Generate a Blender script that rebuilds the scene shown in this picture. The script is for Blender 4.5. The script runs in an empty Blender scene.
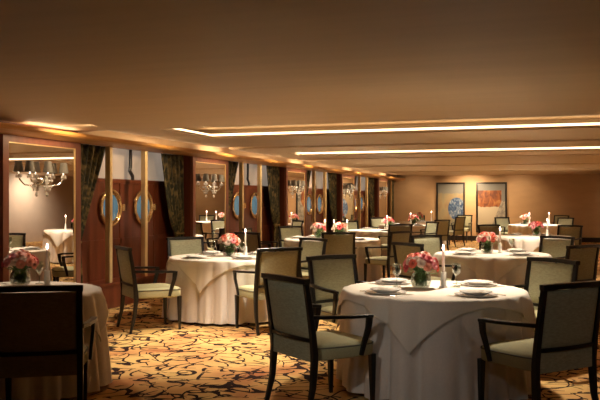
import bpy, bmesh, math, random
from mathutils import Vector, Matrix

random.seed(7)
PI = math.pi
scene = bpy.context.scene
COL = scene.collection

# ------------------------------------------------------------------ camera, world, exposure
EYE = 1.45
YAW = math.atan2(260.0, 773.0)
SN, CS = math.sin(YAW), math.cos(YAW)
cam_data = bpy.data.cameras.new('camera')
cam_data.sensor_width = 36.0
cam_data.lens = 773.0 / 600.0 * 36.0
cam_data.clip_end = 120
cam = bpy.data.objects.new('camera', cam_data)
COL.objects.link(cam)
cam.location = (0, 0, EYE)
cam.rotation_euler = (PI / 2, 0, YAW)
scene.camera = cam

world = bpy.data.worlds.new('world')
scene.world = world
world.use_nodes = True
world.node_tree.nodes['Background'].inputs[0].default_value = (0.02, 0.014, 0.01, 1)
world.node_tree.nodes['Background'].inputs[1].default_value = 0.3

scene.view_settings.view_transform = 'Standard'
scene.view_settings.look = 'None'
scene.view_settings.exposure = 1.33
scene.view_settings.gamma = 1.0
scene.view_settings.use_curve_mapping = False

WARM = (1.0, 0.72, 0.42)
WHITE_WARM = (1.0, 0.85, 0.66)
NEUTRAL = (1.0, 0.95, 0.86)


def room(u, d):
    """a spot given by how far it is to the side of the view axis and along it -> room X, Y"""
    return (d * -SN + u * CS, d * CS + u * SN)


def lamp(name, kind, loc, energy, color=WARM, target=None, **kw):
    l = bpy.data.lights.new(name, kind)
    l.energy = energy
    l.color = color
    for k, v in kw.items():
        setattr(l, k, v)
    o = bpy.data.objects.new(name, l)
    COL.objects.link(o)
    o.location = loc
    if target is not None:
        o.rotation_euler = (Vector(target) - Vector(loc)).to_track_quat('-Z', 'Y').to_euler()
    return o


def spot(loc, target, energy, deg=80, blend=0.8, color=WHITE_WARM, size=0.06):
    return lamp('ceiling_or_fill_spot', 'SPOT', loc, energy, color, target,
                spot_size=math.radians(deg), spot_blend=blend, shadow_soft_size=size)


# ceiling spotlights of the room: over the tables and the aisle
SPOTS = [
    # x, y, z, tx, ty, tz, watts, cone
    (-3.2, 7.0, 2.27, -3.3, 6.95, 0, 140, 80),      # aisle carpet between the two window tables
    (-2.7, 8.1, 2.27, -2.7, 7.7, 0, 75, 85),
    (-3.1, 9.0, 2.30, -3.9, 8.85, 0.4, 115, 92),       # window table
    (-0.80, 6.9, 2.27, -0.90, 6.4, 0.3, 105, 82),      # foreground table
    (-2.0, 10.9, 2.30, -2.0, 10.9, 0, 70, 100),
    (-0.7, 10.5, 2.30, -0.7, 10.4, 0, 75, 95),
    (-3.9, 13.6, 2.30, -3.9, 13.6, 0, 125, 100),
    (-0.4, 14.6, 2.30, -0.4, 14.6, 0, 120, 105),
    (-3.9, 17.8, 2.30, -3.9, 17.8, 0, 145, 105),
    (-1.2, 18.8, 2.30, -1.2, 18.8, 0, 145, 110),
    (-3.9, 22.3, 2.30, -3.9, 22.3, 0, 160, 110),
    (-0.8, 22.8, 2.30, -0.8, 22.8, 0, 160, 110),
    (-2.8, 25.6, 2.30, -2.8, 25.6, 0, 120, 110),
    (2.3, 8.0, 2.27, 2.3, 8.0, 0, 50, 95),
    (2.8, 13.5, 2.30, 2.8, 13.5, 0, 90, 110),
    (2.8, 19.5, 2.30, 2.8, 19.5, 0, 110, 110),
]
for s in SPOTS:
    spot(s[0:3], s[3:6], s[6], s[7])
# added neutral fill spots, aimed at the foreground chairs and cloth
spot((1.9, 2.2, 2.27), (-0.3, 6.2, 0.5), 8, 62, 0.9, NEUTRAL)
spot((-1.84, 1.7, 2.27), (-1.75, 5.1, 0.7), 28, 36, 0.8, NEUTRAL)
spot((-0.2, 1.2, 2.27), (-0.9, 5.6, 0.5), 6, 60, 1.0, NEUTRAL)
spot((-4.5, 5.9, 2.27), (-4.0, 5.3, 0.7), 26, 70, 1.0)  # warm ceiling spot over the table by the nearest mirror
# wall washers on the end wall by the paintings
for (wx, e) in ((-4.95, 20), (-3.02, 145), (-1.45, 30), (2.4, 14)):
    spot((wx, 26.9, 2.29), (wx, 28.1, 1.0), e, 120, 1.0, WARM)
# washers on the mirrored wall, one before each mirror
BAY = 4.53
MIRROR_Y = [7.55 + BAY * i for i in range(5)]
for i, my in enumerate(MIRROR_Y):
    spot((-4.95, my, 2.27), (-5.7, my, 1.9), 22, 110, 1.0, WARM)
    if i < 4:
        spot((-4.7, my + BAY / 2, 2.29), (-5.8, my + BAY / 2, 1.5), 28, 110, 1.0, WARM)  # extra spot per window bay, added to brighten the curtains
    lamp('cornice_or_fill_lamp', 'AREA', (-5.56, my, 2.225), 1.0, WARM, (-5.50, my, 3.0), shape='RECTANGLE', size=0.9, size_y=0.06)
    if i < 4:
        lamp('cornice_or_fill_lamp', 'AREA', (-5.56, my + BAY / 2, 2.225), 1.3, WARM, (-5.50, my + BAY / 2, 3.0), shape='RECTANGLE', size=2.8, size_y=0.06)  # added between the mirrors to lighten the ceiling band above the cornice
# washers added on the wall opposite, to brighten its reflection in the mirrors
for wy in (12, 17, 22):
    spot((4.9, wy, 2.29), (6.0, wy, 1.0), 100, 130, 1.0, WHITE_WARM)


# ------------------------------------------------------------------ materials
def new_mat(name):
    m = bpy.data.materials.new(name)
    m.use_nodes = True
    nt = m.node_tree
    return m, nt, nt.nodes['Principled BSDF']


def N(nt, kind, **kw):
    n = nt.nodes.new(kind)
    for k, v in kw.items():
        if k in n.inputs.keys() if hasattr(n.inputs, 'keys') else False:
            n.inputs[k].default_value = v
        else:
            setattr(n, k, v)
    return n


def ramp(nt, stops):
    r = nt.nodes.new('ShaderNodeValToRGB')
    e = r.color_ramp.elements
    while len(e) < len(stops):
        e.new(0.5)
    for i, (p, c) in enumerate(stops):
        e[i].position = p
        e[i].color = (*c, 1) if len(c) == 3 else c
    return r


def simple(name, color, rough=0.5, metal=0.0, var=0.0, scale=30.0, bump=0.0, stretch=(1, 1, 1), **kw):
    m, nt, b = new_mat(name)
    b.inputs['Base Color'].default_value = (*color, 1)
    b.inputs['Roughness'].default_value = rough
    b.inputs['Metallic'].default_value = metal
    for k, v in kw.items():
        b.inputs[k].default_value = v
    if var or bump:
        tc = nt.nodes.new('ShaderNodeTexCoord')
        mp = nt.nodes.new('ShaderNodeMapping')
        mp.inputs['Scale'].default_value = stretch
        no = nt.nodes.new('ShaderNodeTexNoise')
        no.inputs['Scale'].default_value = scale
        no.inputs['Detail'].default_value = 3
        nt.links.new(tc.outputs['Object'], mp.inputs[0])
        nt.links.new(mp.outputs[0], no.inputs['Vector'])
        if var:
            r = ramp(nt, [(0.3, tuple(c * (1 - var) for c in color)), (0.7, tuple(min(1, c * (1 + var)) for c in color))])
            nt.links.new(no.outputs['Fac'], r.inputs[0])
            nt.links.new(r.outputs[0], b.inputs['Base Color'])
        if bump:
            bp = nt.nodes.new('ShaderNodeBump')
            bp.inputs['Strength'].default_value = bump
            bp.inputs['Distance'].default_value = 0.01
            nt.links.new(no.outputs['Fac'], bp.inputs['Height'])
            nt.links.new(bp.outputs[0], b.inputs['Normal'])
    return m


def emitter(name, color, strength):
    m, nt, b = new_mat(name)
    b.inputs['Base Color'].default_value = (*color, 1)
    b.inputs['Emission Color'].default_value = (*color, 1)
    b.inputs['Emission Strength'].default_value = strength
    return m


M = {}
M['espresso'] = simple('espresso_wood', (0.008, 0.007, 0.0065), 0.35, var=0.3, scale=20, stretch=(1, 1, 0.2))
M['weave'] = simple('woven_upholstery', (0.37, 0.36, 0.23), 0.9, var=0.16, scale=55, bump=0.25, stretch=(0.6, 1, 2.0))
M['seat'] = simple('seat_fabric', (0.45, 0.425, 0.24), 0.85, var=0.10, scale=120, bump=0.15)
M['piping'] = simple('seat_piping', (0.16, 0.15, 0.10), 0.8, var=0.1)
M['linen'] = simple('white_linen', (0.78, 0.71, 0.64), 0.85, var=0.03, scale=60, bump=0.08)
M['overlay'] = simple('white_overlay_linen', (0.80, 0.73, 0.63), 0.8, var=0.03, scale=90, bump=0.06)
M['porcelain'] = simple('white_porcelain', (0.82, 0.79, 0.74), 0.18, var=0.02)
M['steel'] = simple('cutlery_steel', (0.7, 0.66, 0.6), 0.25, 1.0)
M['wax'] = simple('candle_wax', (0.88, 0.80, 0.70), 0.5, var=0.02)
M['wick'] = simple('wick', (0.02, 0.02, 0.02), 0.9)
M['flame'] = emitter('candle_flame', (1.0, 0.62, 0.50), 14.0)
M['rose'] = []
for i, c in enumerate([(0.80, 0.17, 0.10), (0.86, 0.36, 0.25), (0.82, 0.30, 0.32), (0.92, 0.72, 0.60), (0.68, 0.10, 0.11)]):
    M['rose'].append(simple('rose_petals_%s' % ['coral', 'salmon', 'pink', 'blush', 'red'][i], c, 0.6, var=0.15, scale=60))
M['leaf'] = simple('leaf', (0.13, 0.25, 0.07), 0.5, var=0.4, scale=30)
M['mahogany'] = simple('mahogany', (0.15, 0.040, 0.018), 0.28, var=0.35, scale=9, stretch=(1, 1, 0.08))
M['frame_wood'] = simple('mirror_frame_wood', (0.26, 0.10, 0.065), 0.35, var=0.2, scale=9, stretch=(1, 1, 0.1))
M['gold'] = simple('brushed_gold', (0.86, 0.66, 0.34), 0.36, 0.45, var=0.08, scale=20, stretch=(1, 1, 0.1))
M['brass'] = simple('polished_brass', (0.88, 0.64, 0.34), 0.22, 0.85)
M['cornice'] = simple('gilded_cornice', (0.55, 0.27, 0.075), 0.38, 0.25, var=0.12, scale=6, stretch=(1, 0.2, 1))
M['ceiling'] = simple('ceiling_paint', (0.60, 0.455, 0.295), 0.55, var=0.04, scale=2, stretch=(0.3, 3, 1))
M['wall_tan'] = simple('tan_wall', (0.48, 0.31, 0.17), 0.6, var=0.05, scale=2, stretch=(1, 1, 3))
M['wall_plaster'] = simple('pale_plaster', (0.52, 0.42, 0.34), 0.6, var=0.04, scale=2)
M['black'] = simple('black_lacquer', (0.012, 0.010, 0.010), 0.3)
M['mirror'] = simple('mirror_silver', (0.90, 0.86, 0.82), 0.01, 1.0)
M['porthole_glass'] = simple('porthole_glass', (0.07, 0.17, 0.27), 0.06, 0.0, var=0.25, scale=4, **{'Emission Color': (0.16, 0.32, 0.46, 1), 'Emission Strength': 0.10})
M['shade'] = simple('charcoal_lampshade', (0.17, 0.16, 0.14), 0.7, var=0.1)
M['crystal'] = simple('crystal', (0.95, 0.92, 0.88), 0.08, 0.0, **{'Transmission Weight': 0.35})
M['chrome'] = simple('sconce_chrome', (0.85, 0.8, 0.72), 0.15, 1.0)
M['bulb'] = emitter('sconce_bulb', (1.0, 0.84, 0.66), 60.0)
M['strip'] = emitter('cove_light_strip', (1.0, 0.76, 0.44), 1.5)
M['tie'] = simple('tieback_cord', (0.30, 0.22, 0.07), 0.6, var=0.2)


def mat_glass():
    m, nt, b = new_mat('clear_glass')
    out = nt.nodes['Material Output']
    tr = nt.nodes.new('ShaderNodeBsdfTransparent')
    gl = nt.nodes.new('ShaderNodeBsdfGlossy')
    gl.inputs['Roughness'].default_value = 0.05
    tr.inputs[0].default_value = (0.86, 0.90, 0.86, 1)
    lw = nt.nodes.new('ShaderNodeLayerWeight')
    lw.inputs[0].default_value = 0.35
    mx = nt.nodes.new('ShaderNodeMixShader')
    nt.links.new(lw.outputs['Facing'], mx.inputs[0])
    nt.links.new(tr.outputs[0], mx.inputs[1])
    nt.links.new(gl.outputs[0], mx.inputs[2])
    nt.links.new(mx.outputs[0], out.inputs[0])
    return m


M['glass'] = mat_glass()


def mat_transom():
    """frosted transom pane; its added glow stands in for a reflected ceiling"""
    m, nt, b = new_mat('frosted_transom_added_glow')
    tc = nt.nodes.new('ShaderNodeTexCoord')
    no = nt.nodes.new('ShaderNodeTexNoise')
    no.inputs['Scale'].default_value = 1.3
    nt.links.new(tc.outputs['Object'], no.inputs['Vector'])
    r = ramp(nt, [(0.3, (0.34, 0.28, 0.22)), (0.7, (0.56, 0.44, 0.34))])
    nt.links.new(no.outputs['Fac'], r.inputs[0])
    nt.links.new(r.outputs[0], b.inputs['Base Color'])
    nt.links.new(r.outputs[0], b.inputs['Emission Color'])
    b.inputs['Emission Strength'].default_value = 0.20  # added glow in place of reflected light
    b.inputs['Roughness'].default_value = 0.12
    return m


M['transom'] = mat_transom()


def mat_carpet():
    m, nt, b = new_mat('patterned_carpet')
    L = nt.links.new
    tc = nt.nodes.new('ShaderNodeTexCoord')

    def noise(scale, stretch, detail=1.0, dist=0.0, off=(0, 0, 0)):
        mp = nt.nodes.new('ShaderNodeMapping')
        mp.inputs['Scale'].default_value = stretch
        mp.inputs['Location'].default_value = off
        n = nt.nodes.new('ShaderNodeTexNoise')
        n.inputs['Scale'].default_value = scale
        n.inputs['Detail'].default_value = detail
        n.inputs['Distortion'].default_value = dist
        L(tc.outputs['Object'], mp.inputs[0])
        L(mp.outputs[0], n.inputs['Vector'])
        return n.outputs['Fac']

    def math_(op, a, bb=None, **kw):
        n = nt.nodes.new('ShaderNodeMath')
        n.operation = op
        for i, v in enumerate((a, bb)):
            if v is None:
                continue
            if isinstance(v, (int, float)):
                n.inputs[i].default_value = v
            else:
                L(v, n.inputs[i])
        return n.outputs[0]

    def strokes(scale, stretch, width, off, mscale, mthr):
        """broken, wandering strokes of even width"""
        mp = nt.nodes.new('ShaderNodeMapping')
        mp.inputs['Scale'].default_value = stretch
        mp.inputs['Location'].default_value = off
        L(tc.outputs['Object'], mp.inputs[0])
        wob = nt.nodes.new('ShaderNodeTexNoise')
        wob.inputs['Scale'].default_value = 3.2
        wob.inputs['Detail'].default_value = 0.0
        L(mp.outputs[0], wob.inputs['Vector'])
        sb = nt.nodes.new('ShaderNodeVectorMath')
        sb.operation = 'SUBTRACT'
        sb.inputs[1].default_value = (0.5, 0.5, 0.5)
        L(wob.outputs['Color'], sb.inputs[0])
        sc_ = nt.nodes.new('ShaderNodeVectorMath')
        sc_.operation = 'SCALE'
        sc_.inputs['Scale'].default_value = 0.75
        L(sb.outputs[0], sc_.inputs[0])
        ad = nt.nodes.new('ShaderNodeVectorMath')
        L(mp.outputs[0], ad.inputs[0])
        L(sc_.outputs[0], ad.inputs[1])
        vo = nt.nodes.new('ShaderNodeTexVoronoi')
        vo.voronoi_dimensions = '2D'
        vo.feature = 'DISTANCE_TO_EDGE'
        vo.inputs['Scale'].default_value = scale
        L(ad.outputs[0], vo.inputs['Vector'])
        hit = math_('LESS_THAN', vo.outputs['Distance'], width)
        brk = math_('GREATER_THAN', noise(mscale, (1, 1, 1), 1.0, 0.0, (off[0] + 9, off[1], 3)), mthr)
        return math_('MULTIPLY', hit, brk)

    l1 = strokes(3.1, (1.15, 0.8, 1), 0.056, (0, 0, 0), 5.0, 0.47)
    l2 = strokes(3.3, (0.8, 1.15, 1), 0.052, (7, 3, 0), 5.6, 0.48)
    l3 = strokes(3.0, (0.9, 0.9, 1), 0.048, (3, 11, 0), 5.2, 0.50)
    l2 = math_('MAXIMUM', l2, l3)
    ln = math_('MAXIMUM', l1, l2)
    base = ramp(nt, [(0.30, (0.40, 0.155, 0.06)), (0.45, (0.57, 0.31, 0.115)), (0.58, (0.64, 0.41, 0.155)), (0.75, (0.54, 0.34, 0.11))])
    L(noise(1.6, (1, 1, 1), 3.0, 0.3, (2, 5, 0)), base.inputs[0])
    mx = nt.nodes.new('ShaderNodeMix')
    mx.data_type = 'RGBA'
    L(ln, mx.inputs['Factor'])
    L(base.outputs[0], mx.inputs['A'])
    mx.inputs['B'].default_value = (0.025, 0.010, 0.008, 1)
    L(mx.outputs['Result'], b.inputs['Base Color'])
    b.inputs['Roughness'].default_value = 0.95
    b.inputs['Specular IOR Level'].default_value = 0.1
    bp = nt.nodes.new('ShaderNodeBump')
    bp.inputs['Strength'].default_value = 0.3
    bp.inputs['Distance'].default_value = 0.004
    L(noise(260, (1, 1, 1), 2.0), bp.inputs['Height'])
    L(bp.outputs[0], b.inputs['Normal'])
    return m


M['carpet'] = mat_carpet()


def mat_curtain():
    m, nt, b = new_mat('damask_curtain')
    L = nt.links.new
    tc = nt.nodes.new('ShaderNodeTexCoord')
    mp = nt.nodes.new('ShaderNodeMapping')
    mp.inputs['Scale'].default_value = (1, 1.6, 0.8)
    n = nt.nodes.new('ShaderNodeTexNoise')
    n.inputs['Scale'].default_value = 9
    n.inputs['Detail'].default_value = 2.5
    n.inputs['Distortion'].default_value = 1.2
    L(tc.outputs['Object'], mp.inputs[0])
    L(mp.outputs[0], n.inputs['Vector'])
    r = ramp(nt, [(0.42, (0.030, 0.036, 0.022)), (0.54, (0.11, 0.10, 0.04)), (0.66, (0.26, 0.20, 0.075))])
    L(n.outputs['Fac'], r.inputs[0])
    L(r.outputs[0], b.inputs['Base Color'])
    b.inputs['Roughness'].default_value = 0.6
    return m


M['curtain'] = mat_curtain()


def mat_painting(which):
    m, nt, b = new_mat('abstract_painting_' + which)
    L = nt.links.new
    tc = nt.nodes.new('ShaderNodeTexCoord')
    sx = nt.nodes.new('ShaderNodeSeparateXYZ')
    L(tc.outputs['Generated'], sx.inputs[0])

    def mth(op, a, bb=None, c=None):
        n = nt.nodes.new('ShaderNodeMath')
        n.operation = op
        for i, v in enumerate((a, bb, c)):
            if v is None:
                continue
            if isinstance(v, (int, float)):
                n.inputs[i].default_value = v
            else:
                L(v, n.inputs[i])
        return n.outputs[0]

    def noise(scale, dist=0.0):
        n = nt.nodes.new('ShaderNodeTexNoise')
        n.inputs['Scale'].default_value = scale
        n.inputs['Detail'].default_value = 4
        n.inputs['Distortion'].default_value = dist
        L(tc.outputs['Generated'], n.inputs['Vector'])
        return n.outputs['Fac']

    def mix(f, a, c):
        n = nt.nodes.new('ShaderNodeMix')
        n.data_type = 'RGBA'
        L(f, n.inputs['Factor'])
        for k, v in (('A', a), ('B', c)):
            if isinstance(v, tuple):
                n.inputs[k].default_value = (*v, 1)
            else:
                L(v, n.inputs[k])
        return n.outputs['Result']

    x, z = sx.outputs['X'], sx.outputs['Z']
    w = mth('MULTIPLY', mth('SUBTRACT', noise(5), 0.5), 0.12)
    if which == 'blue':
        g = ramp(nt, [(0.3, (0.22, 0.14, 0.08)), (0.5, (0.27, 0.21, 0.12)), (0.7, (0.19, 0.19, 0.14))])
        L(noise(3), g.inputs[0])
        top = mth('GREATER_THAN', mth('ADD', z, w), 0.80)
        c = mix(top, g.outputs[0], (0.17, 0.17, 0.16))
        ex = mth('DIVIDE', mth('SUBTRACT', x, 0.74), 0.34)
        ez = mth('DIVIDE', mth('SUBTRACT', z, 0.47), 0.24)
        rr = mth('ADD', mth('MULTIPLY', ex, ex), mth('MULTIPLY', ez, ez))
        egg = mth('LESS_THAN', mth('ADD', rr, w), 1.0)
        bl = ramp(nt, [(0.38, (0.02, 0.045, 0.12)), (0.52, (0.06, 0.11, 0.21)), (0.66, (0.26, 0.29, 0.34))])
        L(noise(9, 1.5), bl.inputs[0])
        c = mix(egg, c, bl.outputs[0])
    else:
        og = ramp(nt, [(0.40, (0.11, 0.03, 0.012)), (0.54, (0.24, 0.075, 0.02)), (0.68, (0.36, 0.19, 0.07))])
        L(noise(6, 0.6), og.inputs[0])
        low = mth('LESS_THAN', mth('ADD', z, w), 0.52)
        c = mix(low, og.outputs[0], (0.38, 0.33, 0.25))
        border = mth('MAXIMUM', mth('GREATER_THAN', z, 0.86), mth('GREATER_THAN', x, 0.86))
        c = mix(border, c, (0.15, 0.15, 0.145))
        tri = mth('GREATER_THAN', mth('ADD', mth('MULTIPLY', x, 1.35), mth('MULTIPLY', mth('SUBTRACT', 0.62, z), 0.9)), 1.15)
        tri = mth('MULTIPLY', tri, mth('LESS_THAN', z, 0.64))
        gr = ramp(nt, [(0.4, (0.16, 0.15, 0.13)), (0.6, (0.30, 0.27, 0.23))])
        L(noise(12, 1.0), gr.inputs[0])
        c = mix(tri, c, gr.outputs[0])
    L(c, b.inputs['Base Color'])
    b.inputs['Roughness'].default_value = 0.5
    return m


# ------------------------------------------------------------------ mesh helpers
class MB:
    def __init__(self):
        self.bm = bmesh.new()

    def box(self, x0, x1, y0, y1, z0, z1):
        vs = [self.bm.verts.new(p) for p in ((x0, y0, z0), (x1, y0, z0), (x1, y1, z0), (x0, y1, z0),
                                             (x0, y0, z1), (x1, y0, z1), (x1, y1, z1), (x0, y1, z1))]
        for f in ((0, 3, 2, 1), (4, 5, 6, 7), (0, 1, 5, 4), (1, 2, 6, 5), (2, 3, 7, 6), (3, 0, 4, 7)):
            self.bm.faces.new([vs[i] for i in f])
        return self

    def bar(self, pts, sizes, axes=None):
        """rectangular section swept along pts; sizes = (across, deep) per point; across is kept near local X"""
        rings = []
        n = len(pts)
        for i, p in enumerate(pts):
            p = Vector(p)
            a = Vector(pts[max(i - 1, 0)])
            c = Vector(pts[min(i + 1, n - 1)])
            t = (c - a).normalized()
            ref = Vector(axes) if axes else Vector((1, 0, 0))
            s = (ref - t * ref.dot(t)).normalized()
            q = t.cross(s)
            w, h = sizes[i] if isinstance(sizes, list) else sizes
            ring = []
            for (aa, bb) in ((-1, -0.8), (-0.8, -1), (0.8, -1), (1, -0.8), (1, 0.8), (0.8, 1), (-0.8, 1), (-1, 0.8)):
                ring.append(self.bm.verts.new(p + s * aa * w / 2 + q * bb * h / 2))
            rings.append(ring)
        self._skin(rings, True)
        return self

    def _skin(self, rings, caps):
        k = len(rings[0])
        for r0, r1 in zip(rings, rings[1:]):
            for i in range(k):
                self.bm.faces.new((r0[i], r0[(i + 1) % k], r1[(i + 1) % k], r1[i]))
        if caps:
            self.bm.faces.new(list(reversed(rings[0])))
            self.bm.faces.new(rings[-1])

    def tube(self, pts, r, seg=8, closed=False):
        rings = []
        n = len(pts)
        for i, p in enumerate(pts):
            p = Vector(p)
            if closed:
                a, c = Vector(pts[(i - 1) % n]), Vector(pts[(i + 1) % n])
            else:
                a, c = Vector(pts[max(i - 1, 0)]), Vector(pts[min(i + 1, n - 1)])
            t = (c - a).normalized()
            ref = Vector((0, 0, 1)) if abs(t.z) < 0.9 else Vector((1, 0, 0))
            s = (ref - t * ref.dot(t)).normalized()
            q = t.cross(s)
            rad = r[i] if isinstance(r, (list, tuple)) else r
            rings.append([self.bm.verts.new(p + (s * math.cos(2 * PI * j / seg) + q * math.sin(2 * PI * j / seg)) * rad) for j in range(seg)])
        if closed:
            rings.append(rings[0])
            self._skin(rings, False)
        else:
            self._skin(rings, True)
        return self

    def lathe(self, prof, seg=24, c=(0, 0, 0), caps=True):
        rings = []
        for (r, z) in prof:
            rings.append([self.bm.verts.new((c[0] + max(r, 1e-4) * math.cos(2 * PI * j / seg), c[1] + max(r, 1e-4) * math.sin(2 * PI * j / seg), c[2] + z)) for j in range(seg)])
        self._skin(rings, caps)
        return self

    def grid(self, fn, nu, nv, closed_u=False):
        vs = [[self.bm.verts.new(fn(i / (nu if closed_u else nu - 1), j / (nv - 1))) for i in range(nu)] for j in range(nv)]
        for j in range(nv - 1):
            for i in range(nu if closed_u else nu - 1):
                k = (i + 1) % nu
                self.bm.faces.new((vs[j][i], vs[j][k], vs[j + 1][k], vs[j + 1][i]))
        return self

    def bevel(self, w, seg=2):
        bmesh.ops.bevel(self.bm, geom=list(self.bm.edges), offset=w, segments=seg, affect='EDGES', profile=0.5, clamp_overlap=True)
        return self

    def mesh(self, name, mat, smooth=False, weld=0.0):
        if weld:
            bmesh.ops.remove_doubles(self.bm, verts=self.bm.verts, dist=weld)
        bmesh.ops.recalc_face_normals(self.bm, faces=self.bm.faces)
        me = bpy.data.meshes.new(name)
        self.bm.to_mesh(me)
        self.bm.free()
        me.materials.append(mat)
        if smooth:
            for p in me.polygons:
                p.use_smooth = True
        return me

    def build(self, name, mat, parent=None, smooth=False, loc=None, weld=0.0):
        o = bpy.data.objects.new(name, self.mesh(name, mat, smooth, weld))
        COL.objects.link(o)
        if parent is not None:
            o.parent = parent
        if loc is not None:
            o.location = loc
        return o


def inst(name, me, parent=None, loc=(0, 0, 0), rot=(0, 0, 0), scale=None):
    o = bpy.data.objects.new(name, me)
    COL.objects.link(o)
    if parent is not None:
        o.parent = parent
    o.location = loc
    o.rotation_euler = rot
    if scale:
        o.scale = scale
    return o


def tag(o, label=None, cat=None, group=None, kind=None):
    for k, v in (('label', label), ('category', cat), ('group', group), ('kind', kind)):
        if v:
            o[k] = v
    return o


def thing(name, label, cat, loc=(0, 0, 0), rotz=0.0, group=None):
    o = bpy.data.objects.new(name, None)
    o.empty_display_size = 0.1
    COL.objects.link(o)
    o.location = loc
    o.rotation_euler = (0, 0, rotz)
    return tag(o, label, cat, group)


def struct(o, label, cat):
    return tag(o, label, cat, kind='structure')


def copy_tree(o, parent=None):
    c = o.copy()
    COL.objects.link(c)
    if parent is not None:
        c.parent = parent
    for ch in list(o.children):
        copy_tree(ch, c)
    return c


# ------------------------------------------------------------------ room shell
XW = -5.70          # face of the mirrored wall
XB = -6.02          # back of its window recesses
XR = 6.0
Y0, Y1 = -3.0, 28.1
ZG = 2.48           # general ceiling

struct(MB().box(XB - 0.4, XR + 0.1, Y0 - 0.1, Y1 + 0.1, -0.1, 0).build('floor', M['carpet']),
       'gold patterned carpet with dark brown twig strokes', 'floor')

# ceiling: flat upper level and lowered slabs, two of them with a lit coffer
c = MB()
c.box(XB - 0.4, XR + 0.1, Y0 - 0.1, Y1 + 0.1, ZG, ZG + 0.12)
c.box(XW - 0.02, XR, Y0, 8.25, 2.30, ZG + 0.02)
c.box(XW - 0.02, XW + 0.005, 8.25, Y1, 2.2, ZG + 0.02)


def slab(y0, y1, zb, hole=None):
    x0, x1 = -5.44, XR
    if hole is None:
        c.box(x0, x1, y0, y1, zb, ZG + 0.02)
        return
    hx0, hx1, hy0, hy1 = hole
    t = 0.035
    # bottom lip plate round the opening, then the upper body set back from it
    for g, za, zt in ((0.0, zb, zb + t), (0.42, zb + t - 0.005, ZG + 0.02)):
        c.box(x0, hx0 - g, y0, y1, za, zt)
        c.box(hx1 + g, x1, y0, y1, za, zt)
        c.box(hx0 - g, hx1 + g, y0, max(hy0 - g, y0 + 0.005), za, zt)
        c.box(hx0 - g, hx1 + g, hy1 + g, y1, za, zt)


HOLES = [(-4.72, 4.6, 8.40, 10.1), (-4.87, 4.6, 13.6, 14.65)]
slab(8.25, 11.9, 2.33, HOLES[0])
slab(12.3, 15.8, 2.33, HOLES[1])
slab(16.05, 19.7, 2.33)
slab(20.05, 23.8, 2.33)
slab(24.15, Y1, 2.33)
struct(c.build('ceiling', M['ceiling']), 'tan coffered ceiling with stepped slabs', 'ceiling')

for i, (hx0, hx1, hy0, hy1) in enumerate(HOLES):
    s = MB()
    zz0, zz1 = 2.368, 2.402
    s.box(hx0 - 0.11, hx1 + 0.11, hy1 + 0.07, hy1 + 0.12, zz0, zz1)
    s.box(hx0 - 0.12, hx0 - 0.07, hy0, hy1 + 0.068, zz0, zz1)
    tag(s.build('cove_light', M['strip']),
        ['warm glowing light strip in the ceiling recess nearest the camera', 'warm glowing light strip in the second ceiling recess, beyond the nearer one'][i],
        'cove light', 'cove lights in the ceiling recesses')

# other walls
struct(MB().box(XB - 0.4, XR + 0.1, Y1, Y1 + 0.15, 0, 2.6).build('wall_back', M['wall_tan']), 'tan end wall with two paintings', 'wall')
struct(MB().box(XR, XR + 0.15, Y0, Y1, 0, 2.6).build('wall_right', M['wall_plaster']), 'tan wall opposite the mirrors', 'wall')
struct(MB().box(XB - 0.4, XR + 0.1, Y0 - 0.15, Y0, 0, 2.6).build('wall_front', M['wall_tan']), 'tan wall behind the viewer', 'wall')
struct(MB().box(-5.6, XR, Y1 - 0.025, Y1, 0, 0.17).build('baseboard_back', M['black']), 'dark baseboard along the end wall', 'baseboard')

# mirrored wall: solid piers behind the mirrors, recess backs between them
w = MB()
w.box(XB - 0.4, XB - 0.06, Y0, Y1, 0, 2.6)
w.box(XB - 0.07, XW, Y0, MIRROR_Y[0] - 0.73 + 0.01, 0, 2.5)
for my in MIRROR_Y:
    w.box(XB - 0.07, XW, my - 0.73, my + 0.73, 0, 2.5)
for i, my in enumerate(MIRROR_Y):
    a, bb = my + 0.73, (MIRROR_Y[i + 1] - 0.73 if i < 4 else Y1)
    w.box(XB - 0.07, XW, a, bb, 2.19, 2.5)
struct(w.build('wall_left', M['mahogany']), 'mahogany wall with mirror piers and window recesses', 'wall')

# cornice along the mirrored wall: a moulded profile swept along Y
prof = [(XW, 2.160), (XW + 0.05, 2.160), (XW + 0.07, 2.166), (XW + 0.22, 2.172), (XW + 0.30, 2.185), (XW + 0.325, 2.205), (XW + 0.325, 2.238),
        (XW + 0.305, 2.238), (XW + 0.285, 2.200), (XW + 0.05, 2.195), (XW, 2.195)]
b_ = MB()
r0 = [b_.bm.verts.new((x, Y0, z)) for x, z in prof]
r1 = [b_.bm.verts.new((x, Y1, z)) for x, z in prof]
b_._skin([r0, r1], True)
struct(b_.build('trim_1', M['cornice']), 'gilded cornice over the mirrored wall', 'cornice')

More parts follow.
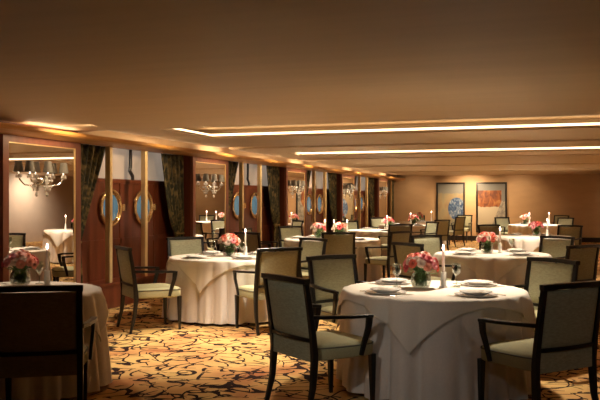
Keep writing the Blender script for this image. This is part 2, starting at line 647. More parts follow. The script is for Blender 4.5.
trim_no = 2
for i, my in enumerate(MIRROR_Y):
    a, e = my + 0.73, (MIRROR_Y[i + 1] - 0.73 if i < 4 else Y1)
    ordn = ['first', 'second', 'third', 'fourth', 'fifth'][i]
    win = thing('window_%d' % (i + 1), 'dark mahogany window recess with frosted transom', 'window', (0, a, 0))
    win['kind'] = 'structure'
    ln = e - a
    MB().box(XB - 0.06, XB, 0.0, ln, 0.0, 1.72).build('panel', M['mahogany'], win)
    st = MB()
    st.box(XB, XB + 0.02, 0, ln, 1.69, 1.75)
    y = 0.5
    while y < ln - 0.2:
        st.box(XB, XB + 0.012, y - 0.03, y + 0.03, 0.4, 1.69)
        y += 0.98
    st.box(XB, XB + 0.012, 0, ln, 0.82, 0.9)
    st.build('panel_moulding', M['mahogany'], win)
    MB().box(XB - 0.06, XB - 0.012, 0.0, ln, 1.72, 2.19).build('transom_pane', M['transom'], win)
    # thin black strip down the transom, kinked at its lower end
    kk = 1.74
    MB().bar([(XB + 0.01, kk, 2.19), (XB + 0.01, kk, 1.95), (XB + 0.01, kk - 0.02, 1.88), (XB + 0.01, kk + 0.06, 1.80), (XB + 0.01, kk + 0.06, 1.74)],
             (0.03, 0.05)).build('transom_strip', M['black'], win)
    sl = MB()
    sl.box(XB, XW + 0.015, 0, ln, 0.0, 0.31)
    sl.box(XB, XW + 0.04, 0, ln, 0.31, 0.345)
    sl.build('sill', M['mahogany'], win)
    # gold posts standing on the sill
    for rel in (0.69, 1.62):
        if a + rel > Y1 - 0.1:
            continue
        p = MB()
        p.box(XW - 0.05, XW + 0.03, a + rel - 0.035, a + rel + 0.035, 0.345, 2.19)
        p.bevel(0.012, 2)
        struct(p.build('trim_%d' % trim_no, M['gold']), 'slim gold post', 'post')
        trim_no += 1
    # portholes
    for k, rel in enumerate((1.18, 2.08)):
        if i == 4:
            continue
        t = thing('porthole', 'brass porthole with blue glass in the %s window bay, %s' % (ordn, ['nearer of its pair', 'farther of its pair'][k]),
                  'porthole', (XB + 0.012, a + rel, 1.34), 0, 'portholes in the mahogany panels')
        ring = []
        MB().tube([(0.02, 0.25 * math.cos(q * 2 * PI / 40), 0.25 * math.sin(q * 2 * PI / 40)) for q in range(40)], 0.024, 10, True).build('ring', M['brass'], t, True)
        MB().tube([(0.012, 0.205 * math.cos(q * 2 * PI / 40), 0.205 * math.sin(q * 2 * PI / 40)) for q in range(40)], 0.012, 8, True).build('inner_ring', M['brass'], t, True)
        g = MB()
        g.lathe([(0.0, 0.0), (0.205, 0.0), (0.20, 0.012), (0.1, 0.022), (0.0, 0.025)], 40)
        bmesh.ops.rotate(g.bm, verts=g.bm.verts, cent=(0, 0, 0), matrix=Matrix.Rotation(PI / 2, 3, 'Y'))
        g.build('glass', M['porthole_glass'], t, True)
        h = MB()
        h.box(0.0, 0.06, 0.262, 0.32, -0.05, 0.05)
        h.bevel(0.008, 2)
        h.build('latch', M['brass'], t)
    # curtains, tied back to the sides
    for side in (0, 1):
        if i == 4 and side == 1:
            y_out, y_in_top, y_in_low = ln - 0.02, ln - 0.62, ln - 0.22
        elif side == 0:
            y_out, y_in_top, y_in_low = 0.02, 0.79, 0.20
        else:
            y_out, y_in_top, y_in_low = ln - 0.02, ln - 0.75, ln - 0.23
        pos = ['hung beside the nearer mirror', 'hung beside the farther mirror'][side]
        t = thing('curtain', 'dark green damask curtain of the %s window bay, %s' % (ordn, pos if i < 4 else ['hung beside the last mirror', 'at the end wall'][side]),
                  'curtain', (XW - 0.135, a + y_out, 0.35), 0, 'tied back damask curtains')
        wt, wl = y_in_top - y_out, y_in_low - y_out

        def f(s, v, wt=wt, wl=wl, ex_=(1.0, 0.6)[side]):
            z = 0.0 + v * 1.82          # above the sill
            q = min(1.0, max(0.0, (z - 0.55) / 1.27)) ** ex_
            wd = wl + (wt - wl) * q
            if z < 0.55:
                wd = wl * (1 + 0.35 * (0.55 - z) / 0.55)
            y_ = wd * s
            fold = math.sin(s * 2 * PI * 5.5 + 0.5 * math.sin(v * 5)) * (0.034 if z > 0.6 else 0.026)
            return (fold + 0.008 * math.sin(s * 31), y_, z)
        cu = MB().grid(f, 60, 30).build('fabric', M['curtain'], t, True)
        so = cu.modifiers.new('thickness', 'SOLIDIFY')
        so.thickness = 0.006
        pts = [(0.055 * math.cos(q * 2 * PI / 20), wl * 0.5 + (abs(wl) * 0.52 + 0.01) * math.sin(q * 2 * PI / 20), 0.56) for q in range(20)]
        MB().tube(pts, 0.014, 8, True).build('tieback', M['tie'], t, True)

# plinth along the mirror piers
for i, my in enumerate(MIRROR_Y):
    struct(MB().box(XW, XW + 0.02, my - 0.73, my + 0.73, 0, 0.27).build('baseboard_left' if i == 0 else 'baseboard_left.%03d' % i, M['mahogany']), 'mahogany plinth under a mirror', 'baseboard')

# ------------------------------------------------------------------ mirrors and wall sconces
mir_lab = ['tall mirror nearest the camera, in a reddish wood frame', 'tall wood framed mirror second along the wall', 'tall wood framed mirror third along the wall',
           'narrow looking wood framed mirror fourth along the wall', 'wood framed mirror farthest along the wall, near the end wall']


def make_mirror():
    t = thing('wall_mirror', mir_lab[0], 'mirror', (XW, MIRROR_Y[0], 0), 0, 'framed mirrors on the mahogany wall')
    fr = MB()
    o, i_, zt, zb, zt2, zb2 = 0.71, 0.615, 2.16, 0.30, 2.085, 0.40
    for (ya, yb, za, zc) in ((-o, -i_, zb, zt), (i_, o, zb, zt), (-i_, i_, zt2, zt), (-i_, i_, zb, zb2)):
        fr.box(0.0, 0.040, ya, yb, za, zc)
    fr.build('frame', M['frame_wood'], t)
    lip = MB()
    for (ya, yb, za, zc) in ((-i_, -i_ + 0.012, zb2, zt2), (i_ - 0.012, i_, zb2, zt2), (-i_ + 0.012, i_ - 0.012, zt2 - 0.012, zt2), (-i_ + 0.012, i_ - 0.012, zb2, zb2 + 0.012)):
        lip.box(0.0, 0.030, ya, yb, za, zc)
    lip.build('gilt_lip', M['gold'], t)
    MB().box(0.0, 0.02, -i_ + 0.012, i_ - 0.012, zb2 + 0.012, zt2 - 0.012).build('glass', M['mirror'], t)
    return t


mirror0 = make_mirror()
for i in range(1, 5):
    m_ = copy_tree(mirror0)
    m_.location = (XW, MIRROR_Y[i], 0)
    m_['label'] = mir_lab[i]

sc_lab = ['three shade crystal sconce on the mirror nearest the camera', 'three shade crystal sconce on the second mirror along the wall', 'three shade crystal sconce on the third mirror along the wall',
          'three shade crystal sconce on the fourth mirror along the wall', 'three shade crystal sconce on the farthest mirror']


def make_sconce():
    t = thing('wall_sconce', sc_lab[0], 'sconce', (XW + 0.02, MIRROR_Y[0] - 0.03, 1.66), 0, 'crystal sconces on the mirrors')
    bp = MB()
    bp.lathe([(0.0, 0), (0.055, 0), (0.05, 0.015), (0.02, 0.03), (0.0, 0.03)], 20)
    bmesh.ops.rotate(bp.bm, verts=bp.bm.verts, cent=(0, 0, 0), matrix=Matrix.Rotation(PI / 2, 3, 'Y'))
    bp.build('back_plate', M['chrome'], t, True)
    MB().lathe([(0.0, -0.11), (0.012, -0.10), (0.022, -0.06), (0.012, -0.03), (0.026, 0.0), (0.012, 0.03), (0.016, 0.06), (0.0, 0.075)], 14, (0.07, 0, 0)).build('centre_stem', M['crystal'], t, True)
    cr = MB()
    for (rz, n, rr) in ((-0.045, 10, 0.05), (-0.08, 8, 0.035), (0.02, 10, 0.06)):
        for k in range(n):
            an = 2 * PI * k / n
            cx, cy = 0.08 + rr * math.cos(an) * 0.8, rr * math.sin(an)
            cr.lathe([(0.0, rz - 0.028), (0.009, rz - 0.012), (0.004, rz + 0.006), (0.0, rz + 0.008)], 6, (cx, cy, 0))
    MB().lathe([(0.0, -0.175), (0.016, -0.16), (0.020, -0.145), (0.010, -0.12), (0.0, -0.115)], 10, (0.07, 0, 0)).build('crystal_finial', M['crystal'], t, True)
    cr.build('crystal_fringe', M['crystal'], t)
    for s in (-1, 0, 1):
        ex, ey, ez = (0.075, s * 0.31, 0.07) if s else (0.085, 0.0, 0.075)
        if s:
            pts = [(0.03, 0, 0), (0.07, s * 0.10, -0.045), (0.075, s * 0.21, -0.035), (0.075, s * 0.29, 0.02), (ex, ey, ez)]
        else:
            pts = [(0.03, 0, 0), (0.075, 0, 0.075), (0.08, 0, 0.075), (0.083, 0, 0.075), (ex, ey, ez)]
        ar = MB().tube(pts, 0.008, 8).build('arm', M['chrome'], t, True)
        cup = MB()
        cup.lathe([(0.0, 0), (0.022, 0.006), (0.032, 0.016), (0.010, 0.02), (0.010, 0.06), (0, 0.06)], 14, (ex, ey, ez - 0.005))
        for k in range(7):
            an = 2 * PI * k / 7
            cup.lathe([(0.0, -0.035), (0.007, -0.02), (0.0, 0.012)], 6, (ex + 0.028 * math.cos(an), ey + 0.028 * math.sin(an), ez))
        cup.build('crystal_cup', M['crystal'], ar, True)
        sh = MB()
        sh.lathe([(0.058, 0), (0.056, 0), (0.036, 0.125), (0.038, 0.125)], 22, (ex, ey, ez + 0.035), False)
        sh.lathe([(0.058, 0), (0.038, 0.125)], 22, (ex, ey, ez + 0.035), False)
        sd = sh.build('lamp_shade', M['shade'], t, True)
        MB().lathe([(0.0, 0), (0.009, 0.006), (0.014, 0.025), (0.006, 0.045), (0, 0.05)], 10, (ex, ey, ez + 0.055)).build('bulb', M['bulb'], sd, True)
    return t


sconce0 = make_sconce()
for i in range(1, 5):
    s_ = copy_tree(sconce0)
    s_.location = (XW + 0.02, MIRROR_Y[i] - 0.03, 1.66)
    s_['label'] = sc_lab[i]

# ------------------------------------------------------------------ paintings on the end wall
for (x0, x1, which, lab) in ((-4.24, -3.22, 'blue', 'tall framed abstract painting with a marbled blue oval'),
                             (-2.83, -1.765, 'rust', 'tall framed abstract painting with a rust orange block over cream')):
    t = thing('framed_painting', lab, 'painting', ((x0 + x1) / 2, Y1, 0.30), 0, 'paintings on the end wall')
    hw, ht, b_ = (x1 - x0) / 2, 1.78, 0.06
    fr = MB()
    for (xa, xb, za, zc) in ((-hw, -hw + b_, 0, ht), (hw - b_, hw, 0, ht), (-hw + b_, hw - b_, 0, b_), (-hw + b_, hw - b_, ht - b_, ht)):
        fr.box(xa, xb, -0.06, 0, za, zc)
    fr.build('frame', M['black'], t)
    MB().box(-hw + b_, hw - b_, -0.035, 0, b_, ht - b_).build('canvas', mat_painting(which), t)

# ------------------------------------------------------------------ chair
CH_BACK = 0.30   # from chair origin (seat middle) to the back


def make_chair():
    t = thing('dining_armchair', '', 'chair')
    E = M['espresso']
    # seat: a rounded cushion, wider at the front
    def seat(u, v):
        a = u * 2 * PI
        ca, sa = math.cos(a), math.sin(a)
        p = 5.0
        k = (abs(ca) ** p + abs(sa) ** p) ** (-1 / p)
        x, y = ca * k, sa * k
        prof = [(0.0, 0.488), (0.45, 0.487), (0.80, 0.480), (0.955, 0.466), (1.0, 0.448), (1.0, 0.39), (0.985, 0.372), (0.9, 0.365), (0.0, 0.365)]
        f = v * (len(prof) - 1)
        i = min(int(f), len(prof) - 2)
        r = prof[i][0] + (prof[i + 1][0] - prof[i][0]) * (f - i)
        z = prof[i][1] + (prof[i + 1][1] - prof[i][1]) * (f - i)
        hw = 0.262 + 0.022 * (y * r)
        return (x * r * hw, y * r * 0.27 + 0.01, z)
    MB().grid(seat, 44, 17, True).build('seat', M['seat'], t, True, weld=0.0005)
    st = list(t.children)[0]
    pts = []
    for q in range(44):
        a = q / 44 * 2 * PI
        ca, sa = math.cos(a), math.sin(a)
        k = (abs(ca) ** 5 + abs(sa) ** 5) ** (-0.2)
        x, y = ca * k, sa * k
        pts.append((x * (0.262 + 0.022 * y) * 0.999, y * 0.27 + 0.01, 0.452))
    MB().tube(pts, 0.0055, 6, True).build('piping', M['piping'], st, True)
    # back frame: two posts, a crested top rail, a lower rail
    bf = MB()
    yb = lambda z: -0.262 - 0.075 * ((z - 0.42) / 0.51) ** 1.25 if z > 0.42 else -0.262
    for s in (-1, 1):
        bf.bar([(s * 0.252, yb(z), z) for z in (0.36, 0.42, 0.55, 0.70, 0.82, 0.915)],
               [(0.036, 0.046), (0.038, 0.046), (0.038, 0.040), (0.038, 0.036), (0.036, 0.034), (0.034, 0.032)])
    n = 11
    tp = [(-0.272 + 0.544 * k / (n - 1), yb(0.905) - 0.022 * (1 - (2 * k / (n - 1) - 1) ** 2), 0.912 + 0.006 * (1 - (2 * k / (n - 1) - 1) ** 2)) for k in range(n)]
    bf.bar(tp, (0.036, 0.048), (0, 0, 1))
    lp = [(-0.24 + 0.48 * k / (n - 1), yb(0.52) - 0.016 * (1 - (2 * k / (n - 1) - 1) ** 2), 0.515) for k in range(n)]
    bf.bar(lp, (0.026, 0.034), (0, 0, 1))
    bf.build('back_frame', E, t)
    # upholstered back panel, both faces padded
    def back(u, v):
        front = u < 0.5
        s = (u * 2 if front else 2 - u * 2) * 2 - 1
        z = 0.525 + (0.893 - 0.525) * v
        x = s * 0.237
        dep = -0.020 * (1 - s * s)
        puff = 0.026 * (1 - abs(s) ** 6) * (1 - abs(2 * v - 1) ** 8) + 0.004
        return (x, yb(z) + dep + (puff if front else -puff * 0.7), z)
    MB().grid(back, 40, 14, True).build('backrest', M['weave'], t, True, weld=0.0004)
    # skirt panel under the lower rail, down to the seat frame
    MB().box(-0.235, 0.235, -0.278, -0.255, 0.37, 0.50).build('back_skirt', M['weave'], t)
    # legs
    for s in (-1, 1):
        MB().bar([(s * 0.252, -0.262, 0.37), (s * 0.252, -0.275, 0.2), (s * 0.256, -0.325, 0.0)], [(0.038, 0.046), (0.034, 0.038), (0.024, 0.026)]).build('leg', E, t)
        MB().bar([(s * 0.246, 0.236, 0.375), (s * 0.246, 0.238, 0.2), (s * 0.246, 0.240, 0.0)], [(0.044, 0.044), (0.036, 0.036), (0.024, 0.024)]).build('leg', E, t)
    # armrests
    for s in (-1, 1):
        ar = MB().bar([(s * 0.262, -0.285, 0.672), (s * 0.288, -0.18, 0.668), (s * 0.312, 0.0, 0.660), (s * 0.312, 0.13, 0.656), (s * 0.305, 0.185, 0.650)],
                 [(0.030, 0.026), (0.038, 0.024), (0.046, 0.024), (0.048, 0.024), (0.036, 0.022)]).build('armrest', E, t)
        MB().bar([(s * 0.306, 0.165, 0.650), (s * 0.306, 0.155, 0.57), (s * 0.296, 0.125, 0.47), (s * 0.290, 0.105, 0.385)],
                 [(0.026, 0.050), (0.024, 0.042), (0.022, 0.036), (0.020, 0.028)]).build('arm_support', E, ar)
    return t


chair0 = make_chair()
chair_used = [False]


def chair(u, d, face, label, group='armchairs around the dining tables'):
    """back of the chair at view spot (u, d), facing the view spot `face`"""
    bx, by = room(u, d)
    fx, fy = room(*face)
    l = math.hypot(fx - bx, fy - by)
    dx, dy = (fx - bx) / l, (fy - by) / l
    o = chair0 if not chair_used[0] else copy_tree(chair0)
    chair_used[0] = True
    o.location = (bx + dx * CH_BACK, by + dy * CH_BACK, 0)
    o.rotation_euler = (0, 0, math.atan2(-dx, dy))
    o['label'] = label
    o['group'] = group
    return o


# ------------------------------------------------------------------ tableware prototypes (shared meshes)
me_charger = MB().lathe([(0.0, 0.0), (0.09, 0.0), (0.155, 0.012), (0.156, 0.015), (0.095, 0.006), (0.0, 0.005)], 32).mesh('charger_plate', M['porcelain'], True)
me_plate = MB().lathe([(0.0, 0.0), (0.06, 0.0), (0.075, 0.004), (0.118, 0.024), (0.119, 0.027), (0.08, 0.013), (0.0, 0.010)], 32).mesh('dinner_plate', M['porcelain'], True)
me_nap = MB()
me_nap.grid(lambda s, v: ((s - 0.5) * 0.15, (v - 0.5) * 0.075, 0.012 + 0.010 * (1 - (2 * v - 1) ** 4) * (1 - (2 * s - 1) ** 6) + 0.003 * math.sin(s * 9)), 14, 8)
me_nap.grid(lambda s, v: ((s - 0.5) * 0.15, (v - 0.5) * 0.075, 0.0), 14, 8)
me_nap = me_nap.mesh('folded_napkin', M['overlay'], True)
me_goblet = MB().lathe([(0.0, 0.0), (0.034, 0.0), (0.032, 0.004), (0.006, 0.010), (0.004, 0.075), (0.010, 0.085), (0.034, 0.115), (0.038, 0.15), (0.033, 0.185), (0.031, 0.185), (0.035, 0.15), (0.030, 0.115), (0.0, 0.09)], 20).mesh('wine_glass', M['glass'], True)
k_ = MB()
k_.bar([(0, -0.11, 0.004), (0, -0.02, 0.005), (0, 0.0, 0.005), (0, 0.09, 0.004), (0, 0.115, 0.003)], [(0.010, 0.006), (0.008, 0.005), (0.018, 0.003), (0.018, 0.002), (0.006, 0.002)])
me_knife = k_.mesh('dinner_knife', M['steel'])
f_ = MB()
f_.bar([(0, -0.10, 0.004), (0, 0.0, 0.005), (0, 0.03, 0.006), (0, 0.05, 0.006)], [(0.012, 0.004), (0.006, 0.004), (0.018, 0.003), (0.020, 0.002)])
for q in (-0.008, 0, 0.008):
    f_.bar([(q, 0.045, 0.006), (q, 0.10, 0.005)], (0.004, 0.002))
me_fork = f_.mesh('dinner_fork', M['steel'])


def rose_mesh(mat):
    b = MB()
    for ring, (n, r, h, tilt) in enumerate(((3, 0.010, 0.040, 0.1), (4, 0.018, 0.038, 0.35), (5, 0.026, 0.034, 0.65), (6, 0.032, 0.026, 1.0))):
        for k in range(n):
            an = 2 * PI * k / n + ring * 0.5

            def pet(s, v, an=an, r=r, h=h, tilt=tilt, n=n):
                wdt = (s - 0.5) * 2 * PI / n * 1.35 * (0.55 + 0.45 * math.sin(v * PI * 0.9 + 0.2))
                rr = 0.006 + r * (v ** 0.8) + 0.004 * tilt * v * v * 2
                return (rr * math.cos(an + wdt), rr * math.sin(an + wdt), h * math.sin(v * (PI / 2 + tilt * 0.55)) - 0.004 * abs(s - 0.5) * v)
            b.grid(pet, 4, 4)
    return b.mesh('rose', mat, True)


ROSES = [rose_mesh(m_) for m_ in M['rose']]


def leaf_at(b, p, an, el, ln, wd):
    p = Vector(p)
    dr = Vector((math.cos(an) * math.cos(el), math.sin(an) * math.cos(el), math.sin(el)))
    sd = Vector((-math.sin(an), math.cos(an), 0))
    up = dr.cross(sd)
    b.grid(lambda s, v: tuple(p + dr * ln * v + sd * (s - 0.5) * wd * math.sin(PI * min(0.97, v * 0.93 + 0.05)) + up * (0.10 * ln * v * v * -1 + abs(s - 0.5) * 0.25 * wd)), 3, 5)


def bouquet(loc, label, n=16, dark=False, group='rose bouquets on the tables'):
    t = thing('rose_bouquet', label, 'flowers', loc, random.random() * 6, group)
    prof = [(0.0, 0.0), (0.055, 0.0), (0.075, 0.02), (0.083, 0.055), (0.078, 0.09), (0.064, 0.118), (0.066, 0.128), (0.061, 0.128), (0.059, 0.118), (0.074, 0.09), (0.079, 0.055), (0.071, 0.022), (0.0, 0.008)]
    MB().lathe(prof, 28).build('vase', M['glass'], t, True)
    rnd = random.Random(int(loc[0] * 1000) ^ int(loc[1] * 777))
    fo = MB()
    for k in range(46 if n > 10 else 26):
        an = rnd.random() * 2 * PI
        if k % 2:
            rr = rnd.random() * 0.05
            leaf_at(fo, (rr * math.cos(an), rr * math.sin(an), 0.11 + rnd.random() * 0.03), an + rnd.uniform(-.4, .4), rnd.uniform(0.0, 1.0), rnd.uniform(0.07, 0.11), rnd.uniform(0.03, 0.045))
        else:
            rr = 0.02 + rnd.random() * 0.03
            leaf_at(fo, (rr * math.cos(an), rr * math.sin(an), 0.015 + rnd.random() * 0.04), an + 2, rnd.uniform(0.9, 1.4), rnd.uniform(0.06, 0.09), rnd.uniform(0.02, 0.035))
    for k in range(9):
        an = 2 * PI * k / 9
        fo.tube([(0.025 * math.cos(an + 2), 0.025 * math.sin(an + 2), 0.012), (0.04 * math.cos(an), 0.04 * math.sin(an), 0.125), (0.075 * math.cos(an), 0.075 * math.sin(an), 0.19)], 0.0035, 5)
    fo.build('foliage', M['leaf'], t)
    for k in range(n):
        q = (k + 0.5) / n
        el = math.acos(1 - q * 0.98)
        an = k * 2.39996
        R = 0.112
        p = (R * math.sin(el) * math.cos(an), R * math.sin(el) * math.sin(an), 0.165 + R * 0.78 * math.cos(el) + rnd.uniform(-.012, .012))
        i_ = rnd.choice([0, 1, 1, 2, 3, 3, 3, 4] if not dark else [0, 2, 4, 4, 2])
        inst('rose', ROSES[i_], t, p, (0, el * 0.9, an), (0.88,) * 3 if n > 14 else ((1.05,) * 3 if n > 10 else (1.3,) * 3))
    return t


me_holder = MB().lathe([(0.0, 0.0), (0.034, 0.0), (0.034, 0.008), (0.024, 0.014), (0.023, 0.118), (0.025, 0.122), (0.021, 0.124), (0.013, 0.122), (0.0, 0.122)], 20).mesh('holder', M['porcelain'], True)
me_taper = MB().lathe([(0.0, 0.0), (0.0125, 0.0), (0.0105, 0.165), (0.006, 0.172), (0.0, 0.170)], 14).mesh('taper', M['wax'], True)
me_wick = MB().tube([(0, 0, 0), (0.001, 0, 0.012)], 0.0015, 5).mesh('wick', M['wick'])
me_flame = MB().lathe([(0.0, 0.0), (0.006, 0.006), (0.0085, 0.016), (0.006, 0.03), (0.002, 0.044), (0.0, 0.048)], 10).mesh('flame', M['flame'], True)


def candle(loc, label, glow=0.0, group='lit taper candles'):
    t = thing('taper_candle', label, 'candle', loc, 0, group)
    inst('holder', me_holder, t)
    tp = inst('taper', me_taper, t, (0, 0, 0.12))
    inst('wick', me_wick, tp, (0, 0, 0.169))
    inst('flame', me_flame, tp, (0, 0, 0.178))
    if glow:
        lamp('candle_glow', 'POINT', (loc[0], loc[1], loc[2] + 0.318), glow, WARM, shadow_soft_size=0.006)
    return t


# ------------------------------------------------------------------ tables
TOP = 0.74


def cloth_fold(an, depth, ph, amp):
    """outward offset of a hanging cloth at angle an, depth 0..1: soft pleats that deepen downwards"""
    q = depth ** 0.45
    w = 9 * an + ph + 0.9 * math.sin(2 * an + ph) + 0.6 * math.sin(5 * an + 2 * ph)
    a = abs(math.sin(w)) ** 0.8
    m_ = 0.72 + 0.28 * math.sin(4 * an + 1.7 * ph)
    b = abs(math.sin(2.0 * w + 0.7))
    return amp * (q * (m_ * a - 0.42) + 0.22 * depth * b)


def table(u, d, R, where, seats, ph, overlay_turn, vases=((-0.08, 0.06),), candles=((0.13, 0.1),), goblets=(), detail=2, glow=0.0, nflowers=14,
          vlab=None, clab=None, cloth_name=None, dark=False):
    cx, cy = room(u, d)
    t = thing('round_table', 'round dining table under the white cloth, ' + where, 'table', (cx, cy, 0), 0, 'round dining tables')
    MB().lathe([(0.0, TOP - 0.03), (R - 0.02, TOP - 0.03), (R - 0.01, TOP - 0.015), (R - 0.02, TOP - 0.002), (0, TOP - 0.002)], 40).build('tabletop', M['espresso'], t)
    MB().lathe([(0.0, 0.0), (0.3, 0.0), (0.3, 0.02), (0.08, 0.06), (0.05, 0.2), (0.05, TOP - 0.03), (0, TOP - 0.03)], 24).build('pedestal', M['espresso'], t)
    amp = 0.11

    def fl(s, v):
        an = s * 2 * PI
        k = v * 26
        if k <= 8:
            r = R * k / 8
            return (r * math.cos(an), r * math.sin(an), TOP)
        dep = (k - 8) / 18.0
        z = TOP - 0.004 - dep * (TOP - 0.035)
        r = R + 0.012 * min(1, dep * 12) + 0.02 * dep + cloth_fold(an, dep, ph, amp)
        return (r * math.cos(an), r * math.sin(an), z)
    cl = MB().grid(fl, 256, 27, True).build('tablecloth', M['linen'], None, True, (cx, cy, 0), weld=0.0004)
    tag(cl, 'floor-length white tablecloth in soft folds on the table ' + where, 'tablecloth', 'floor-length tablecloths')
    # square overlay with its four corners hanging down
    H = (R + 0.055)

    def ov(s, v):
        s, v = 0.5 + math.copysign(abs(2 * s - 1) ** 0.8, s - 0.5) / 2, 0.5 + math.copysign(abs(2 * v - 1) ** 0.8, v - 0.5) / 2
        x, y = (s * 2 - 1) * H, (v * 2 - 1) * H
        rho = math.hypot(x, y)
        an = math.atan2(y, x)
        an2 = an + overlay_turn
        if rho <= R:
            return (rho * math.cos(an2), rho * math.sin(an2), TOP + 0.006)
        l = rho - R
        z = TOP + 0.006 - (l if l > 0.02 else l * l / 0.04 + l * 0.5)
        dep = max(0, (TOP - z)) / (TOP - 0.035)
        r = R + 0.012 * min(1, dep * 12) + 0.02 * dep + cloth_fold(an2, dep, ph, amp) * (1 - 0.25 * dep) + 0.012 + 0.075 * dep
        return (r * math.cos(an2), r * math.sin(an2), z)
    o2 = MB().grid(ov, 81, 81).build('table_overlay', M['overlay'], None, True, (cx, cy, 0))
    so = o2.modifiers.new('thickness', 'SOLIDIFY')
    so.thickness = 0.003
    so.offset = 1
    tag(o2, 'square white overlay with hanging corners on the table ' + where, 'tablecloth', 'square table overlays')
    zt = TOP + 0.010

    def on(du, dd, dz=0.0):
        x, y = room(u + du, d + dd)
        return (x, y, zt + dz)
    for i, (du, dd) in enumerate(vases):
        bouquet(on(du, dd), 'round glass bowl of ' + vlab[i] + ' on the table ' + where, nflowers, dark)
    for i, (du, dd) in enumerate(candles):
        candle(on(du, dd), 'lit white candle ' + clab[i] + ' on the table ' + where, glow)
    for i, (du, dd, gl) in enumerate(goblets):
        tag(inst('wine_glass', me_goblet, None, on(du, dd)), 'stemmed wine glass ' + gl + ' on the table ' + where, 'glass', 'wine glasses on the tables')
    for i, (su, sd, sname) in enumerate(seats):
        l = math.hypot(su - u, sd - d)
        du, dd = (su - u) / l, (sd - d) / l
        rr = R - 0.21
        px, py, pz = on(du * rr, dd * rr)
        rot = math.atan2(cy - py, cx - px) - PI / 2
        tag(inst('charger_plate', me_charger, None, (px, py, pz), (0, 0, rot)), 'wide charger plate on the %s of the table %s' % (sname, where), 'plate', 'charger plates')
        tag(inst('dinner_plate', me_plate, None, (px, py, pz + 0.0075), (0, 0, rot)), 'white dinner plate on the %s of the table %s' % (sname, where), 'plate', 'dinner plates')
        if detail >= 1:
            tag(inst('folded_napkin', me_nap, None, (px, py, pz + 0.021), (0, 0, rot)), 'folded napkin on the %s of the table %s' % (sname, where), 'napkin', 'folded napkins')
        if detail >= 2:
            cr, sr = math.cos(rot), math.sin(rot)
            for (off, me, nm, lb) in ((0.185, me_knife, 'dinner_knife', 'knife'), (-0.185, me_fork, 'dinner_fork', 'fork')):
                ex, ey = px + cr * off, py + sr * off
                if math.hypot(ex - cx, ey - cy) < R - 0.12:
                    tag(inst(nm, me, None, (ex, ey, pz), (0, 0, rot)), 'silver %s on the %s of the table %s' % (lb, sname, where), lb, 'silver cutlery')


def seats_at(u, d, R, lst):
    """place chairs round a table: each entry (u, d, label, seat name, keep) -> chair backs at R + 0.70 in that direction"""
    out = []
    for (su, sd, lab, sname) in lst:
        l = math.hypot(su - u, sd - d)
        k = (R + (0.66 if R <= 0.70 else 0.70)) / l
        pu, pd = u + (su - u) * k, d + (sd - d) * k
        chair(pu, pd, (u, d), lab)
        out.append((pu, pd, sname))
    return out


# table at the picture's corner, by the first mirror
chair(-1.60, 4.70, (-2.02, 6.7), 'nearest black armchair seen from behind, at the table by the nearest mirror')
table(-2.27, 5.97, 0.70, 'by the nearest mirror', [(-2.9, 6.6, 'mirror side')], 0.4, 0.9, vases=((-0.02, 0.36),), candles=((0.20, 0.36),), goblets=((0.09, 0.50, 'behind the coral roses'),),
      vlab=['coral roses'], clab=['beside the coral roses'], glow=0.25, nflowers=30)

S1 = seats_at(1.05, 6.08, 0.70, [
    (-0.06, 5.33, 'foreground armchair seen obliquely from behind, between the carpet and the foreground table', 'near window side'),
    (1.75, 4.80, 'armchair cut by the picture edge, its dark back to the camera at the foreground table', 'near picture edge side'),
    (0.27, 7.30, 'armchair facing the camera across the foreground table, just behind the foreground chair', 'far window side'),
    (2.27, 6.85, 'light backed armchair behind the foreground table, farthest from the windows', 'far picture edge side')])
table(1.05, 6.08, 0.70, 'in the foreground', S1, 1.7, 0.73, vases=((-0.085, 0.09),), candles=((0.10, 0.12),),
      goblets=((-0.27, 0.16, 'beside the bouquet'), (0.22, 0.2, 'beyond the candle')),
      vlab=['pink roses'], clab=['beside the pink roses'], glow=0.25, nflowers=32)

chair(-1.94, 8.62, (-0.94, 9.17), 'armchair with pale green seat in side view, before the first curtained window')
S2 = [(-1.92, 8.60, 'window side')] + seats_at(-0.90, 9.6, 0.70, [
    (-1.66, 10.90, 'pale green backed armchair facing the camera behind the table by the first window', 'mirror side'),
    (-0.17, 8.29, 'tan backed armchair seen from behind at the table by the first window', 'near side'),
    (0.22, 10.52, 'yellow green backed armchair facing the camera, beyond the tan backed armchair', 'aisle side')])
table(-0.90, 9.6, 0.70, 'by the first window', S2, 3.1, 0.78, vases=((0.02, 0.02),), candles=((0.22, 0.02),),
      goblets=((-0.19, 0.12, 'between plates and bouquet'), (0.10, 0.26, 'behind the bouquet'), (0.19, -0.10, 'before the candle')),
      vlab=['pink and white roses'], clab=['beside the pink and white roses'], glow=0.2, nflowers=28)

S3 = seats_at(2.52, 10.15, 0.72, [
    (3.25, 8.93, 'armchair seen from behind at the picture edge, behind the light backed one', 'near side'),
    (3.75, 11.1, 'green grey backed armchair facing the camera, standing before the bare end wall', 'far side'),
    (1.46, 9.46, 'pale backed armchair directly behind the bouquet of the foreground table', 'window side'),
    (1.85, 11.5, 'dark armchair on the far window side of the table behind the foreground one', 'far window side')])
table(2.52, 10.15, 0.72, 'behind the foreground one', S3, 0.9, 0.85, vases=((-0.05, 0.05),), candles=((0.12, 0.05),), goblets=((0.3, 0.15, 'beyond the candle'),),
      vlab=['pink roses'], clab=['beside the pink roses'], glow=0.15, nflowers=26)

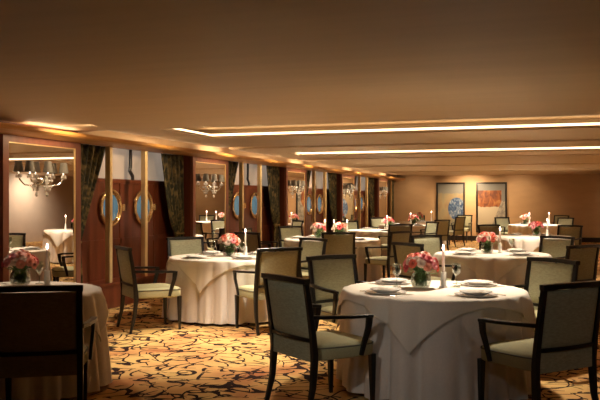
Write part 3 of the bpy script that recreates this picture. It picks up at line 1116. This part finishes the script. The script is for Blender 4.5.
S4 = seats_at(0.58, 14.0, 0.85, [
    (-0.95, 14.3, 'armchair in side view before the second window, at the table with two bouquets', 'window side'),
    (-0.20, 15.4, 'armchair facing the camera just below the third mirror', 'mirror side'),
    (0.62, 12.38, 'dark green backed armchair seen from behind at the table with two bouquets', 'near side'),
    (1.60, 12.95, 'dark armchair on the aisle side of the table with two bouquets', 'aisle side')])
chair(-0.83, 12.5, (0.4, 13.9), 'grey backed armchair behind the candle of the table by the first window')
table(0.58, 14.0, 0.85, 'with two bouquets', S4, 2.2, 0.5, vases=((-0.24, 0.1), (0.15, 0.2)), candles=((-0.12, 0.25), (0.03, -0.12), (0.27, -0.05)), detail=1,
      vlab=['coral roses nearer the windows', 'paler roses nearer the aisle'],
      clab=['behind the coral roses', 'between the two bouquets', 'beside the paler roses'], nflowers=12)

S6 = seats_at(1.82, 18.0, 0.72, [
    (2.15, 16.6, 'dark backed armchair seen from behind at the table by the fourth mirror', 'near side'),
    (1.22, 19.3, 'pale yellow backed armchair facing the camera below the fourth mirror', 'mirror side'),
    (3.10, 18.5, 'armchair on the aisle side of the table by the fourth mirror', 'aisle side')])
table(1.82, 18.0, 0.72, 'by the fourth mirror', S6, 4.0, 0.2, vases=((0.24, 0.12),), candles=((0.19, -0.18),), detail=0, vlab=['pink roses'], clab=['before the pink roses'], nflowers=9)

S7 = seats_at(4.5, 15.0, 0.72, [(4.0, 16.35, 'black armchair behind the bouquet of the table behind the foreground one', 'window side'),
                               (5.5, 15.9, 'armchair partly hidden on the far side of the table with dark red roses', 'far side')])
table(4.5, 15.0, 0.72, 'with dark red roses', S7, 5.0, 0.7, vases=((0.12, 0.12),), candles=((0.26, -0.12),), detail=1, vlab=['dark red roses'], clab=['before the dark red roses'], nflowers=12, dark=True)

S8 = seats_at(6.7, 22.0, 0.72, [(7.9, 22.9, 'tan backed armchair standing clear against the bare end wall', 'far side'),
                               (6.1, 23.3, 'low seen armchair before the rust orange painting', 'painting side')])
chair(8.85, 26.2, (7.2, 24.6), 'dark topped armchair farthest away, partly behind the tan backed one')
table(6.7, 22.0, 0.72, 'farthest from the windows', S8, 5.6, 0.1, vases=((-0.25, 0.15),), candles=((-0.2, -0.1), (0.42, 0.1)), detail=0, vlab=['pink roses'],
      clab=['beside the pink roses', 'standing apart from the roses'], nflowers=9)

S9 = seats_at(2.95, 21.6, 0.72, [(3.75, 20.4, 'open armed armchair seen from behind at the table below the last mirror', 'near side'),
                                (2.30, 22.9, 'dark armchair beside the last mirror', 'mirror side')])
table(2.95, 21.6, 0.72, 'below the last mirror', S9, 1.1, 0.8, vases=((0.25, 0.12),), candles=((0.12, -0.15),), detail=0, vlab=['pink roses'], clab=['before the pink roses'], nflowers=9)

S10 = seats_at(3.95, 25.0, 0.72, [(4.95, 24.0, 'armchair in side view before the blue painting', 'aisle side'),
                                 (4.0, 26.4, 'armchair against the end wall, behind the table below the blue painting', 'end wall side')])
table(3.95, 25.0, 0.72, 'below the blue painting', S10, 2.7, 0.3, vases=((-0.1, 0.1),), candles=((0.3, 0.0),), detail=0, vlab=['roses'], clab=['beside the roses'], nflowers=9)
chair(5.72, 26.9, (5.0, 25.6), 'grey panelled armchair standing between the two paintings')
